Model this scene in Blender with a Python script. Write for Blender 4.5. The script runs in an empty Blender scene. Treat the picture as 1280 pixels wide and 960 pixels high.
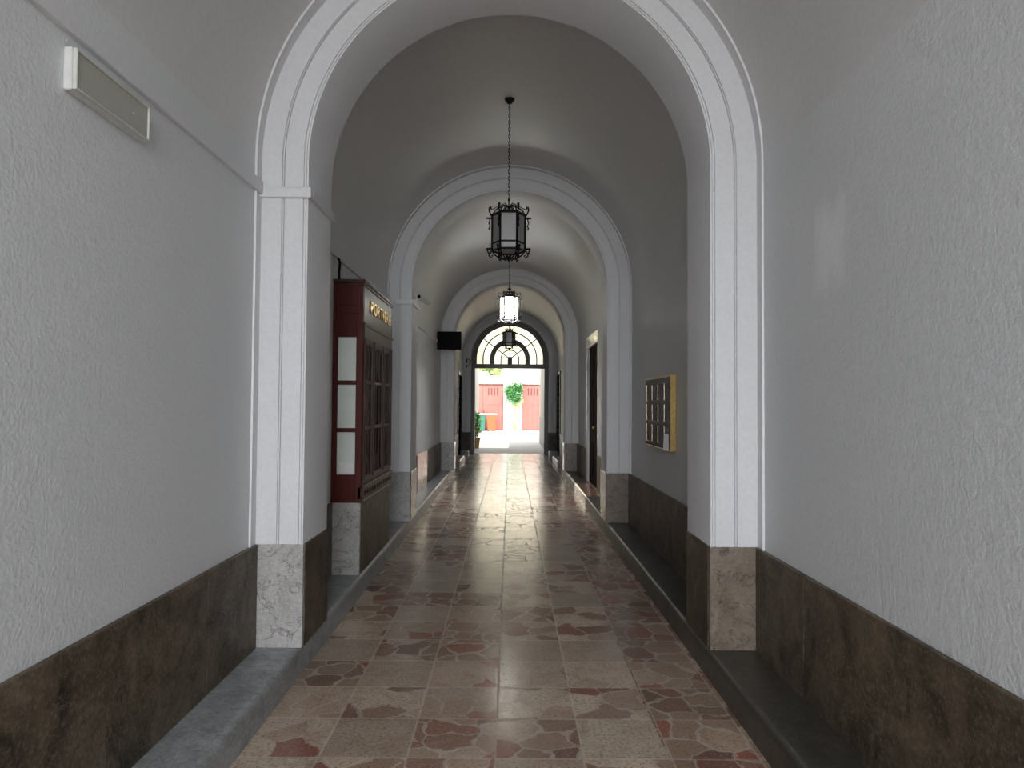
import bpy, math, random
from mathutils import Vector, Matrix
random.seed(7)
PI = math.pi
S = bpy.context.scene
COL = S.collection

# ------------------------------------------------------------------ helpers
class MB:
    """collects shapes in world space, builds ONE mesh object"""
    def __init__(s): s.v = []; s.f = []
    def add(s, vs, fs):
        n = len(s.v); s.v += [tuple(p) for p in vs]; s.f += [tuple(i + n for i in f) for f in fs]; return s
    def box(s, x0, x1, y0, y1, z0, z1, b=0.0):
        x0, x1 = min(x0, x1), max(x0, x1); y0, y1 = min(y0, y1), max(y0, y1); z0, z1 = min(z0, z1), max(z0, z1)
        if b <= 0:
            v = [(x, y, z) for z in (z0, z1) for x, y in ((x0, y0), (x1, y0), (x1, y1), (x0, y1))]
            return s.add(v, [(3, 2, 1, 0), (4, 5, 6, 7), (0, 1, 5, 4), (1, 2, 6, 5), (2, 3, 7, 6), (3, 0, 4, 7)])
        b = min(b, (x1 - x0) / 2.01, (y1 - y0) / 2.01, (z1 - z0) / 2.01)
        idx = {}; vs = []
        X, Y, Z = (x0, x1), (y0, y1), (z0, z1)
        for i in (0, 1):
            for j in (0, 1):
                for k in (0, 1):
                    si, sj, sk = (1, -1)[i], (1, -1)[j], (1, -1)[k]
                    c = (X[i], Y[j], Z[k])
                    for a in range(3):
                        p = [c[0] + si * b, c[1] + sj * b, c[2] + sk * b]; p[a] = c[a]
                        idx[i, j, k, a] = len(vs); vs.append(p)
        g = lambda i, j, k, a: idx[i, j, k, a]
        fs = []
        for q in (0, 1):
            r = [(0, 0), (1, 0), (1, 1), (0, 1)]
            fx = [g(q, a, b_, 0) for a, b_ in r]; fy = [g(a, q, b_, 1) for a, b_ in r]; fz = [g(a, b_, q, 2) for a, b_ in r]
            fs += [fx if q else fx[::-1], fy[::-1] if q else fy, fz if q else fz[::-1]]
        for p in (0, 1):
            for q in (0, 1):
                fs.append([g(0, p, q, 1), g(1, p, q, 1), g(1, p, q, 2), g(0, p, q, 2)])
                fs.append([g(p, 0, q, 0), g(p, 1, q, 0), g(p, 1, q, 2), g(p, 0, q, 2)])
                fs.append([g(p, q, 0, 0), g(p, q, 1, 0), g(p, q, 1, 1), g(p, q, 0, 1)])
        for i in (0, 1):
            for j in (0, 1):
                for k in (0, 1):
                    fs.append([g(i, j, k, 0), g(i, j, k, 1), g(i, j, k, 2)])
        return s.add(vs, fs)
    def prism(s, poly, fn, d0, d1):
        """poly of 2-D points extruded; fn(a,b,d)->xyz"""
        n = len(poly)
        v = [fn(a, b, d0) for a, b in poly] + [fn(a, b, d1) for a, b in poly]
        f = [tuple(range(n))[::-1], tuple(range(n, 2 * n))] + [(i, (i + 1) % n, n + (i + 1) % n, n + i) for i in range(n)]
        return s.add(v, f)
    def tube(s, pts, r, n=8, caps=True, closed=False):
        pts = [Vector(p) for p in pts]; m = len(pts)
        rs = r if isinstance(r, (list, tuple)) else [r] * m
        vs = []; up = None
        for i, p in enumerate(pts):
            if closed: t = pts[(i + 1) % m] - pts[i - 1]
            else: t = pts[min(i + 1, m - 1)] - pts[max(i - 1, 0)]
            t.normalize()
            if up is None:
                up = Vector((0, 0, 1)) if abs(t.z) < .9 else Vector((1, 0, 0))
            a = t.cross(up)
            if a.length < 1e-5: a = t.orthogonal()
            a.normalize(); bb = a.cross(t).normalized(); up = bb
            for k in range(n):
                q = 2 * PI * k / n
                vs.append(p + a * math.cos(q) * rs[i] + bb * math.sin(q) * rs[i])
        fs = []
        for i in range(m if closed else m - 1):
            j = (i + 1) % m
            for k in range(n):
                fs.append((i * n + k, i * n + (k + 1) % n, j * n + (k + 1) % n, j * n + k))
        if caps and not closed:
            fs.append(tuple(range(n))[::-1]); fs.append(tuple((m - 1) * n + k for k in range(n)))
        return s.add(vs, fs)
    def lathe(s, prof, c, n=24):
        """prof list of (r,z) from bottom to top around vertical axis at c"""
        vs = []; m = len(prof)
        for r, z in prof:
            for k in range(n):
                q = 2 * PI * k / n; vs.append((c[0] + r * math.cos(q), c[1] + r * math.sin(q), c[2] + z))
        fs = [(i * n + k, i * n + (k + 1) % n, (i + 1) * n + (k + 1) % n, (i + 1) * n + k) for i in range(m - 1) for k in range(n)]
        fs += [tuple(range(n))[::-1], tuple((m - 1) * n + k for k in range(n))]
        return s.add(vs, fs)
    def ball(s, c, r, n=12, m=7, sc=(1, 1, 1)):
        prof = [(max(1e-4, r * math.sin(PI * i / (m - 1))), -r * math.cos(PI * i / (m - 1))) for i in range(m)]
        t = MB().lathe(prof, (0, 0, 0), n)
        return s.add([(c[0] + x * sc[0], c[1] + y * sc[1], c[2] + z * sc[2]) for x, y, z in t.v], t.f)
    def xform(s, M):
        s.v = [tuple(M @ Vector(p)) for p in s.v]; return s
    def build(s, name, m, parent=None, smooth=35, origin=None):
        if parent is not None:
            o0 = worldloc(parent)
        elif origin is not None: o0 = Vector(origin)
        else:
            xs, ys, zs = zip(*s.v)
            o0 = Vector(((min(xs) + max(xs)) / 2, (min(ys) + max(ys)) / 2, min(zs)))
        me = bpy.data.meshes.new(name)
        me.from_pydata([(Vector(p) - o0)[:] for p in s.v], [], s.f)
        import bmesh
        b = bmesh.new(); b.from_mesh(me); bmesh.ops.recalc_face_normals(b, faces=b.faces); b.to_mesh(me); b.free()
        if smooth:
            for p in me.polygons: p.use_smooth = True
            me.set_sharp_from_angle(angle=math.radians(smooth))
        if m is not None: me.materials.append(m)
        o = bpy.data.objects.new(name, me); COL.objects.link(o)
        if parent is not None: o.parent = parent
        else: o.location = o0
        return o

def worldloc(o):
    p = Vector((0, 0, 0))
    while o is not None: p += Vector(o.location); o = o.parent
    return p
def tag(o, label, cat, group=None, kind=None):
    o['label'] = label
    if cat: o['category'] = cat
    if group: o['group'] = group
    if kind: o['kind'] = kind
    return o
def struct(o, label=None):
    o['kind'] = 'structure'
    if label: o['label'] = label; 
    return o
def thing(name, loc, label, cat, group=None):
    o = bpy.data.objects.new(name, None); o.empty_display_size = .1; COL.objects.link(o); o.location = loc
    return tag(o, label, cat, group)
def copy_tree(o, parent=None):
    c = o.copy(); COL.objects.link(c)
    if parent: c.parent = parent
    for ch in list(o.children): copy_tree(ch, c)
    return c

# ------------------------------------------------------------------ materials
class N:
    def __init__(s, name):
        s.m = bpy.data.materials.new(name); s.m.use_nodes = True; s.t = s.m.node_tree; s.t.nodes.clear()
        s.out = s.t.nodes.new('ShaderNodeOutputMaterial'); s.p = s.t.nodes.new('ShaderNodeBsdfPrincipled')
        s.t.links.new(s.p.outputs[0], s.out.inputs[0]); s._tc = None
    def n(s, typ, **kw):
        q = s.t.nodes.new(typ)
        for k, v in kw.items(): setattr(q, k, v)
        return q
    def l(s, a, b): s.t.links.new(a, b)
    def tc(s):
        if s._tc is None:
            g = s.n('ShaderNodeNewGeometry'); s._tc = g.outputs['Position']
        return s._tc
    def setin(s, node, i, v):
        if hasattr(v, 'links') or isinstance(v, bpy.types.NodeSocket): s.l(v, node.inputs[i])
        else: node.inputs[i].default_value = v
    def noise(s, scale, detail=4, rough=.5, dist=0, vec=None, out=0):
        q = s.n('ShaderNodeTexNoise'); s.l(vec or s.tc(), q.inputs['Vector'])
        q.inputs['Scale'].default_value = scale; q.inputs['Detail'].default_value = detail
        q.inputs['Roughness'].default_value = rough; q.inputs['Distortion'].default_value = dist
        return q.outputs[out]
    def math(s, op, a, b=0.0, c=None, clamp=False):
        q = s.n('ShaderNodeMath', operation=op, use_clamp=clamp); s.setin(q, 0, a); s.setin(q, 1, b)
        if c is not None: s.setin(q, 2, c)
        return q.outputs[0]
    def vmath(s, op, a, b=(0, 0, 0)):
        q = s.n('ShaderNodeVectorMath', operation=op); s.setin(q, 0, a); s.setin(q, 1, b); return q.outputs[0]
    def ramp(s, fac, stops, interp='LINEAR'):
        q = s.n('ShaderNodeValToRGB'); e = q.color_ramp.elements; q.color_ramp.interpolation = interp
        while len(e) < len(stops): e.new(.5)
        for i, (p, c) in enumerate(stops):
            e[i].position = p; e[i].color = (c, c, c, 1) if not isinstance(c, tuple) else (*c, 1)
        s.l(fac, q.inputs[0]); return q.outputs[0]
    def mix(s, fac, a, b, blend='MIX'):
        q = s.n('ShaderNodeMix', data_type='RGBA', blend_type=blend)
        s.setin(q, 0, fac); 
        s.setin(q, 6, a if not isinstance(a, tuple) or len(a) == 4 else (*a, 1))
        s.setin(q, 7, b if not isinstance(b, tuple) or len(b) == 4 else (*b, 1)); return q.outputs[2]
    def bump(s, h, strength=.3, dist=.01):
        q = s.n('ShaderNodeBump'); q.inputs['Strength'].default_value = strength; q.inputs['Distance'].default_value = dist
        s.l(h, q.inputs['Height']); s.l(q.outputs[0], s.p.inputs['Normal']); return q
    def base(s, c): s.setin(s.p, 'Base Color', c if not isinstance(c, tuple) or len(c) == 4 else (*c, 1)); return s
    def set(s, **kw):
        nm = dict(rough='Roughness', metal='Metallic', spec='Specular IOR Level', trans='Transmission Weight', coat='Coat Weight', ior='IOR', alpha='Alpha')
        for k, v in kw.items(): s.setin(s.p, nm[k], v)
        return s

def plaster(name, c1, c2, bump=.35, scale=70, rough=.55, patch=False, spec=.35):
    k = N(name)
    big = k.noise(.9, 3, .55)
    c = k.mix(k.ramp(big, [(.3, 0.), (.7, 1.)]), c1, c2)
    fine = k.noise(scale, 3, .6)
    c = k.mix(k.ramp(fine, [(.25, .35), (.6, 0.)]), c, tuple(x * .8 for x in c1))
    if patch:   # a scraped and repainted pale patch on the right wall
        sx = k.n('ShaderNodeSeparateXYZ'); k.l(k.tc(), sx.inputs[0])
        st = k.n('ShaderNodeMapping'); k.l(k.tc(), st.inputs[0]); st.inputs['Scale'].default_value = (1, 9, 1.6)
        w = k.noise(1.6, 4, .6, vec=st.outputs[0])
        wob = k.math('MULTIPLY', k.math('SUBTRACT', w, .5), 1.0)
        dy = k.math('ABSOLUTE', k.math('SUBTRACT', sx.outputs[1], 3.25)); dz = k.math('ABSOLUTE', k.math('SUBTRACT', sx.outputs[2], 2.36))
        d = k.math('MAXIMUM', k.math('DIVIDE', dy, .2), k.math('DIVIDE', dz, .25))
        d = k.math('ADD', d, wob)
        side = k.math('GREATER_THAN', sx.outputs[0], 0.)
        msk = k.math('MULTIPLY', k.ramp(d, [(.35, .5), (1.15, 0.)]), side)
        c = k.mix(msk, c, (.95, .95, .97))
    k.base(c).set(rough=rough, spec=spec)
    h = k.math('ADD', fine, k.math('MULTIPLY', k.noise(scale * .35, 2, .5), .8))
    k.bump(h, bump, .006)
    return k.m

def marble(name, c1, c2, vein, scale=3., rough=.12, veinamt=.6, spec=.5, speck=.3, bump=.02):
    k = N(name)
    a = k.noise(scale, 7, .62, 1.2)
    c = k.mix(k.ramp(a, [(.32, 0.), (.68, 1.)]), c1, c2)
    v = k.noise(scale * .7, 6, .6, 2.2)
    vm = k.ramp(k.math('ABSOLUTE', k.math('SUBTRACT', v, .5)), [(0., veinamt), (.018, 0.)])
    c = k.mix(vm, c, vein)
    sp = k.noise(60, 6, .75)
    c = k.mix(k.ramp(sp, [(.5, 0.), (.75, speck)]), c, tuple(min(1, x * 1.9 + .03) for x in c2))
    c = k.mix(k.ramp(k.noise(35, 5, .7), [(.25, speck), (.48, 0.)]), c, tuple(x * .45 for x in c1))
    k.base(c).set(rough=k.ramp(k.noise(6, 4, .6), [(.3, rough), (.75, rough + .14)]), spec=spec)
    if bump: k.bump(k.noise(8, 4, .6), bump, .02)
    return k.m

def simple(name, c, rough=.5, metal=0., var=.15, scale=20, bump=0., coat=0., spec=.5):
    k = N(name)
    q = k.noise(scale, 4, .6)
    k.base(k.mix(k.ramp(q, [(.3, 0.), (.7, 1.)]), tuple(x * (1 - var) for x in c), tuple(min(1, x * (1 + var)) for x in c))).set(rough=rough, metal=metal, coat=coat, spec=spec)
    if bump: k.bump(q, bump, .004)
    return k.m

def wood(name, c1, c2, rough=.25, coat=.4, spec=.5):
    k = N(name)
    mp = k.n('ShaderNodeMapping'); k.l(k.tc(), mp.inputs[0]); mp.inputs['Scale'].default_value = (14, 14, 1.2)
    g = k.noise(2.2, 5, .65, .8, vec=mp.outputs[0])
    k.base(k.mix(k.ramp(g, [(.3, 0.), (.7, 1.)]), c1, c2)).set(rough=rough, coat=coat, spec=spec)
    k.p.inputs['Coat Roughness'].default_value = .12
    k.bump(g, .12, .003)
    return k.m

M = {}
M['wall'] = plaster('stippled_grey_plaster', (.675, .695, .71), (.715, .73, .745), .55, 62, .5, patch=True)
M['vault'] = plaster('smooth_vault_plaster', (.645, .64, .635), (.69, .685, .68), .10, 30, .34, spec=.5)
M['arch'] = plaster('white_arch_plaster', (.68, .68, .695), (.715, .715, .73), .05, 45, .42, spec=.4)
M['dado'] = marble('dark_brown_marble', (.026, .019, .014), (.15, .115, .08), (.22, .19, .14), 3.4, .34, .25, spec=.18, speck=.6)
M['dado_polished'] = marble('polished_brown_marble', (.026, .019, .014), (.080, .062, .047), (.20, .17, .13), 3.2, .10, .12, speck=.3)
M['slab'] = marble('grey_plinth_marble', (.33, .31, .295), (.47, .455, .44), (.12, .10, .09), 4.0, .25, .8, speck=.45)
M['kerb'] = marble('grey_kerb_marble', (.17, .185, .19), (.36, .375, .38), (.40, .40, .39), 5.5, .28, .35, speck=.6, bump=0)
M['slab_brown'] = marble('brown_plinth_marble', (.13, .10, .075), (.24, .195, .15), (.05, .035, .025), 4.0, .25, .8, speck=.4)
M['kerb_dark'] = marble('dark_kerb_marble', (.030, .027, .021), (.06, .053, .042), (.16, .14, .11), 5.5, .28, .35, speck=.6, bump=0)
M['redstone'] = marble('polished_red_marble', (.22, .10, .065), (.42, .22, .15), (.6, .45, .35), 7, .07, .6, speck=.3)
M['casing'] = marble('polished_cream_marble', (.45, .40, .34), (.6, .55, .48), (.3, .24, .2), 4, .08, .4, speck=.2)
M['redwood'] = wood('red_brown_painted_wood', (.050, .007, .005), (.095, .013, .008), .42, .0, .25)
M['darkwood'] = wood('dark_varnished_wood', (.034, .013, .010), (.085, .036, .026), .36, .03, .28)
M['shade_wood'] = wood('shaded_doorway_wood', (.010, .007, .006), (.022, .014, .011), .8, 0., .05)  # shade inside the right doorway put into a near-black wood colour
M['doorwood'] = wood('brown_portal_wood', (.030, .018, .016), (.060, .036, .032), .4, .15)
M['iron'] = simple('black_wrought_iron', (.012, .012, .012), .45, .6, .3, 60, .2)
M['brass'] = simple('polished_brass', (.80, .57, .22), .3, 1., .15, 30)
M['palebrass'] = simple('pale_worn_brass', (.80, .68, .52), .25, 1., .1, 30)
M['dim_brass'] = simple('dark_reflecting_brass', (.022, .014, .010), .35, .15, .3, 25)  # mailbox brass coloured dark for the dark surroundings it reflects
M['black'] = simple('black_plastic', (.004, .004, .0045), .6, 0, .1, spec=.05)
M['whiteplastic'] = simple('white_plastic', (.66, .66, .64), .35, 0, .05)
M['greyplastic'] = simple('aged_ivory_plastic', (.62, .62, .57), .4, 0, .08, 12)
M['paper'] = simple('white_paper', (.85, .84, .82), .7, 0, .04)
M['curtain'] = simple('brown_pleated_fabric', (.10, .065, .055), .8, 0, .2, 40)
M['dark'] = simple('dark_room_paint', (.10, .085, .075), .7, 0, .1)
M['stone_step'] = marble('tan_step_marble', (.20, .14, .10), (.33, .24, .17), (.45, .36, .28), 5, .15, .4)
M['pale_mint'] = simple('pale_frosted_glass', (.74, .80, .75), .18, 0, .06, 3)
M['garage'] = simple('faded_red_garage_paint', (.27, .082, .062), .55, 0, .10, 3)
M['garage_dark'] = simple('dark_red_vent_paint', (.09, .022, .016), .6, 0, .1)
M['limewash'] = plaster('white_courtyard_plaster', (.72, .70, .64), (.8, .78, .71), .2, 25, .8)
M['cream'] = plaster('cream_facade_plaster', (.74, .68, .52), (.80, .74, .58), .2, 25, .8)
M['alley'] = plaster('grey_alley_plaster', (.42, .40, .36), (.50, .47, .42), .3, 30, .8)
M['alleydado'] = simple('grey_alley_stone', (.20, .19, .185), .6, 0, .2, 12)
M['paving'] = plaster('pale_courtyard_concrete', (.60, .57, .53), (.68, .66, .62), .2, 15, .8)
M['roofgrey'] = simple('grey_roof_sheet', (.33, .33, .33), .6, 0, .15, 8)
M['bin_green'] = simple('green_bin_plastic', (.018, .11, .07), .45, 0, .1)
M['bin_brown'] = simple('orange_brown_bin_plastic', (.24, .075, .022), .45, 0, .1)
M['bin_white'] = simple('pale_grey_bin_plastic', (.62, .66, .66), .45, 0, .08)
M['rubber'] = simple('dark_rubber', (.02, .02, .02), .8)
M['terracotta'] = simple('ochre_terracotta', (.36, .24, .10), .8, 0, .15, 14)
M['leaf'] = simple('green_leaf', (.07, .21, .06), .5, 0, .45, 9)
M['leaf_pale'] = simple('pale_green_leaf', (.30, .40, .12), .55, 0, .3, 3)
M['bark'] = simple('dry_vine_bark', (.42, .33, .18), .85, 0, .3, 20)

def frosted(name, c, tint_t=.85, emit=None, clear=0):
    k = N(name)
    tr = k.n('ShaderNodeBsdfTranslucent'); tr.inputs[0].default_value = (*c, 1)
    df = k.n('ShaderNodeBsdfDiffuse'); df.inputs[0].default_value = (*c, 1)
    gl = k.n('ShaderNodeBsdfGlossy'); gl.inputs['Roughness'].default_value = .2
    h = k.noise(55, 3, .6)
    bp = k.n('ShaderNodeBump'); bp.inputs['Strength'].default_value = .5; bp.inputs['Distance'].default_value = .004; k.l(h, bp.inputs['Height'])
    k.l(bp.outputs[0], gl.inputs['Normal']); k.l(bp.outputs[0], tr.inputs['Normal'])
    m1 = k.n('ShaderNodeMixShader'); m1.inputs[0].default_value = tint_t; k.l(df.outputs[0], m1.inputs[1]); k.l(tr.outputs[0], m1.inputs[2])
    m2 = k.n('ShaderNodeMixShader'); m2.inputs[0].default_value = .06; k.l(m1.outputs[0], m2.inputs[1]); k.l(gl.outputs[0], m2.inputs[2])
    last = m2
    if clear:
        tp = k.n('ShaderNodeBsdfRefraction'); tp.inputs[0].default_value = (*c, 1); tp.inputs['Roughness'].default_value = .45; tp.inputs['IOR'].default_value = 1.2
        m3 = k.n('ShaderNodeMixShader'); m3.inputs[0].default_value = clear; k.l(m2.outputs[0], m3.inputs[1]); k.l(tp.outputs[0], m3.inputs[2]); last = m3
    if emit:
        e = k.n('ShaderNodeEmission'); e.inputs[0].default_value = (*emit[0], 1); e.inputs[1].default_value = emit[1]
        a = k.n('ShaderNodeAddShader'); k.l(m2.outputs[0], a.inputs[0]); k.l(e.outputs[0], a.inputs[1]); last = a
    k.l(last.outputs[0], k.out.inputs[0]); return k.m
M['lampglass'] = frosted('hammered_lantern_glass', (.62, .61, .60), .62)
M['lampglass_lit'] = frosted('glowing_lantern_glass', (.8, .8, .77), .6, ((1., .98, .90), 2.4))
M['fanglass'] = frosted('cream_frosted_glass', (.97, .95, .87), .95, clear=.75)
def clear_glass():
    k = N('clear_glass'); t = k.n('ShaderNodeBsdfTransparent'); t.inputs[0].default_value = (.8, .82, .8, 1)
    g = k.n('ShaderNodeBsdfGlossy'); g.inputs['Roughness'].default_value = .03
    f = k.n('ShaderNodeFresnel'); f.inputs[0].default_value = 1.18
    m = k.n('ShaderNodeMixShader'); k.l(f.outputs[0], m.inputs[0]); k.l(t.outputs[0], m.inputs[1]); k.l(g.outputs[0], m.inputs[2])
    k.l(m.outputs[0], k.out.inputs[0]); return k.m
M['glass'] = clear_glass()

def floor_mat():
    k = N('broken_marble_tiles'); T = .4
    off = k.vmath('ADD', k.tc(), (.055 + 4., .37 + 8., 0))
    uv = k.vmath('DIVIDE', off, (T, T, T))
    sx = k.n('ShaderNodeSeparateXYZ'); k.l(uv, sx.inputs[0])
    ix, iy = k.math('FLOOR', sx.outputs[0]), k.math('FLOOR', sx.outputs[1])
    fx, fy = k.math('FRACT', sx.outputs[0]), k.math('FRACT', sx.outputs[1])
    ed = k.math('MINIMUM', k.math('MINIMUM', fx, k.math('SUBTRACT', 1., fx)), k.math('MINIMUM', fy, k.math('SUBTRACT', 1., fy)))
    wob = k.math('MULTIPLY', k.math('SUBTRACT', k.noise(25, 3, .6), .5), .02)
    joint = k.ramp(k.math('ADD', ed, wob), [(.006, 1.), (.018, 0.)])
    cid = k.n('ShaderNodeCombineXYZ'); k.l(ix, cid.inputs[0]); k.l(iy, cid.inputs[1])
    wn = k.n('ShaderNodeTexWhiteNoise', noise_dimensions='2D'); k.l(cid.outputs[0], wn.inputs['Vector'])
    ws = k.n('ShaderNodeSeparateColor'); k.l(wn.outputs['Color'], ws.inputs[0])
    shift = k.vmath('MULTIPLY', wn.outputs['Color'], (17, 23, 0))
    uvw = k.vmath('ADD', uv, shift)
    dn = k.n('ShaderNodeTexNoise'); k.l(uvw, dn.inputs['Vector']); dn.inputs['Scale'].default_value = 3.; dn.inputs['Detail'].default_value = 3
    dv = k.vmath('MULTIPLY', k.vmath('SUBTRACT', dn.outputs['Color'], (.5, .5, .5)), (.30, .30, 0))
    uvd = k.vmath('ADD', uvw, dv)
    v1 = k.n('ShaderNodeTexVoronoi', voronoi_dimensions='2D'); k.l(uvd, v1.inputs['Vector']); v1.inputs['Scale'].default_value = 2.1
    v2 = k.n('ShaderNodeTexVoronoi', voronoi_dimensions='2D', feature='DISTANCE_TO_EDGE'); k.l(uvd, v2.inputs['Vector']); v2.inputs['Scale'].default_value = 2.1
    vc = k.n('ShaderNodeSeparateColor'); k.l(v1.outputs['Color'], vc.inputs[0])
    # how broken the tile is: the column along the right kerb is all crazy paving
    right = k.math('GREATER_THAN', sx.outputs[0], 10 + 1.97)
    crazy = k.math('MAXIMUM', k.ramp(ws.outputs[0], [(.70, 0.), (.73, 1.)]), right)
    plain = k.ramp(ws.outputs[1], [(0., (.42, .345, .275)), (.35, (.50, .415, .33)), (.7, (.40, .31, .25)), (1., (.54, .45, .365))])
    pieces = k.ramp(vc.outputs[0], [(0., (.105, .058, .046)), (.2, (.25, .10, .075)), (.42, (.20, .135, .10)), (.6, (.40, .30, .235)), (.8, (.15, .088, .066)), (1., (.44, .35, .28))])
    few = k.math('MULTIPLY', k.ramp(ws.outputs[2], [(.35, 0.), (.4, 1.)]), k.ramp(vc.outputs[1], [(.66, 0.), (.68, 1.)]))
    c = k.mix(k.math('MAXIMUM', crazy, few), plain, pieces)
    crw = k.math('SUBTRACT', v2.outputs[0], k.math('MULTIPLY', k.ramp(k.noise(6, 3, .6), [(.42, 0.), (.68, 1.)]), .075))
    crack = k.math('MULTIPLY', k.ramp(crw, [(.006, 1.), (.03, 0.)]), k.math('MAXIMUM', crazy, k.math('MULTIPLY', few, .6)))
    v3 = k.n('ShaderNodeTexVoronoi', voronoi_dimensions='2D', feature='DISTANCE_TO_EDGE'); k.l(uvd, v3.inputs['Vector']); v3.inputs['Scale'].default_value = 4.3
    hair = k.math('MULTIPLY', k.ramp(v3.outputs[0], [(.0, 1.), (.03, 0.)]), k.ramp(k.noise(4, 3, .6), [(.48, 0.), (.6, .55)]))
    c = k.mix(hair, c, (.16, .125, .10))
    tone = k.ramp(ws.outputs[2], [(0., .72), (1., 1.12)])
    c = k.mix(1., c, tone, 'MULTIPLY')
    cl = k.noise(7, 5, .65, .6)
    c = k.mix(k.ramp(cl, [(.28, .6), (.55, 0.)]), c, (.19, .12, .09))
    c = k.mix(k.ramp(k.noise(3, 5, .6, 1.), [(.55, 0.), (.75, .4)]), c, (.36, .30, .22))
    sp = k.noise(70, 6, .78)
    c = k.mix(k.ramp(sp, [(.52, 0.), (.68, .6)]), c, (.48, .43, .37))
    c = k.mix(k.ramp(k.noise(55, 6, .75), [(.36, .8), (.5, 0.)]), c, (.085, .062, .052))
    c = k.mix(k.math('MULTIPLY', crack, k.ramp(k.noise(14, 3, .6), [(.3, .25), (.65, .8)])), c, (.36, .32, .27))
    c = k.mix(k.math('MULTIPLY', joint, k.ramp(k.noise(18, 3, .6), [(.3, .12), (.7, .55)])), c, (.40, .36, .31))
    # worn dark open joint along the middle
    mid = k.math('ABSOLUTE', k.math('SUBTRACT', sx.outputs[0], k.math('ADD', 10., k.math('MULTIPLY', wob, .6))))
    worn = k.math('MULTIPLY', k.ramp(mid, [(.010, 1.), (.022, 0.)]), k.ramp(k.noise(2.2, 3, .7), [(.42, 0.), (.55, 1.)]))
    worn = k.math('MULTIPLY', worn, k.math('GREATER_THAN', sx.outputs[1], 34.))
    c = k.mix(worn, c, (.03, .025, .02))
    hs = k.n('ShaderNodeHueSaturation'); hs.inputs['Saturation'].default_value = 1.12; hs.inputs['Value'].default_value = 1.38; hs.inputs['Hue'].default_value = .502; k.l(c, hs.inputs['Color'])
    k.base(hs.outputs[0])
    gr = k.noise(210, 2, .7)
    r = k.math('ADD', .18, k.math('MULTIPLY', k.ramp(cl, [(.25, 1.), (.7, 0.)]), .06))
    r = k.math('ADD', r, k.math('MULTIPLY', k.math('MAXIMUM', joint, crack), .25))
    k.set(rough=r, spec=.38)
    h = k.math('SUBTRACT', k.math('ADD', k.math('MULTIPLY', k.noise(5, 3, .5), .5), k.math('MULTIPLY', k.noise(60, 4, .7), .10)), k.math('MULTIPLY', joint, .25))
    k.bump(h, .10, .012)
    return k.m
M['floor'] = floor_mat()

SKY_LO, SKY_HI, SUN_E, EXPO, LAMP = 1.2, 9.0, 4.2, .45, 150.
# ------------------------------------------------------------------ dimensions
CX = -.012                       # middle of the passage
HW, RI, SP = 1.49, 1.205, 3.05   # half width, arch radius, springing height
KZ, DZ = .16, .765               # kerb and dado heights
Y0, YE = -4.6, 22.3              # ends of the passage
ARCH = [(4.19, 4.73), (8.66, 9.2), (15.3, 15.85)]
L, R = CX - HW, CX + HW

# ------------------------------------------------------------------ room shell
struct(MB().box(CX - 1.6, CX + 1.6, Y0 - .4, 23.0, -.12, 0).build('floor', M['floor'], smooth=0))
w = MB()
w.box(L - .3, L, Y0, 20.3, 0, SP); w.box(L - .3, L, 21.6, YE + .45, 0, SP); w.box(L - .3, L, 20.3, 21.6, 2.45, SP)
struct(w.build('wall_left', M['wall'], smooth=0))
DY0, DY1, DT = 11.83, 13.36, 2.67
w = MB()
w.box(R, R + .3, Y0, DY0, 0, SP); w.box(R, R + .3, DY1, 20.6, 0, SP); w.box(R, R + .3, 21.9, YE + .45, 0, SP)
w.box(R, R + .3, DY0, DY1, DT, SP); w.box(R, R + .3, 20.6, 21.9, 2.5, SP)
struct(w.build('wall_right', M['wall'], smooth=0))
def arcpts(r, zc, n=64, a0=PI, a1=0.):
    return [(r * math.cos(a0 + (a1 - a0) * i / n), zc + r * math.sin(a0 + (a1 - a0) * i / n)) for i in range(n + 1)]
v = MB()
poly = arcpts(HW, SP, 72) + arcpts(HW + .3, SP, 72, 0, PI)
n2 = 73
vs = [(CX + x, y, z) for y in (Y0, YE + .45) for x, z in poly]
K = len(poly); fs = []
for i in range(n2 - 1):
    a, b, c_, d = i, i + 1, K - 2 - i, K - 1 - i
    fs += [(a, b, c_, d), (K + a, K + d, K + c_, K + b), (a, K + a, K + b, b), (d, c_, K + c_, K + d)]
fs += [(0, K - 1, 2 * K - 1, K), (n2 - 1, K + n2 - 1, K + n2, n2)]
v.add(vs, fs); struct(v.build('ceiling', M['vault'], smooth=50))
# street end behind the viewer: wall with the open street portal
w = MB(); w.box(-9, L - .3, Y0 - .4, Y0, 0, 9); w.box(R + .3, 9, Y0 - .4, Y0, 0, 9); w.box(L - .3, R + .3, Y0 - .4, Y0, SP + HW, 9)
struct(w.build('wall_front', M['limewash'], smooth=0))
# courtyard facade round the far portal
w = MB(); w.box(-9, L - .3, YE, YE + .45, 0, 5.0); w.box(R + .3, 9, YE, YE + .45, 0, 5.0); w.box(L - .3, R + .3, YE, YE + .45, SP + HW + .3, 5.0)
struct(w.build('wall_back', M['limewash'], smooth=0))

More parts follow.
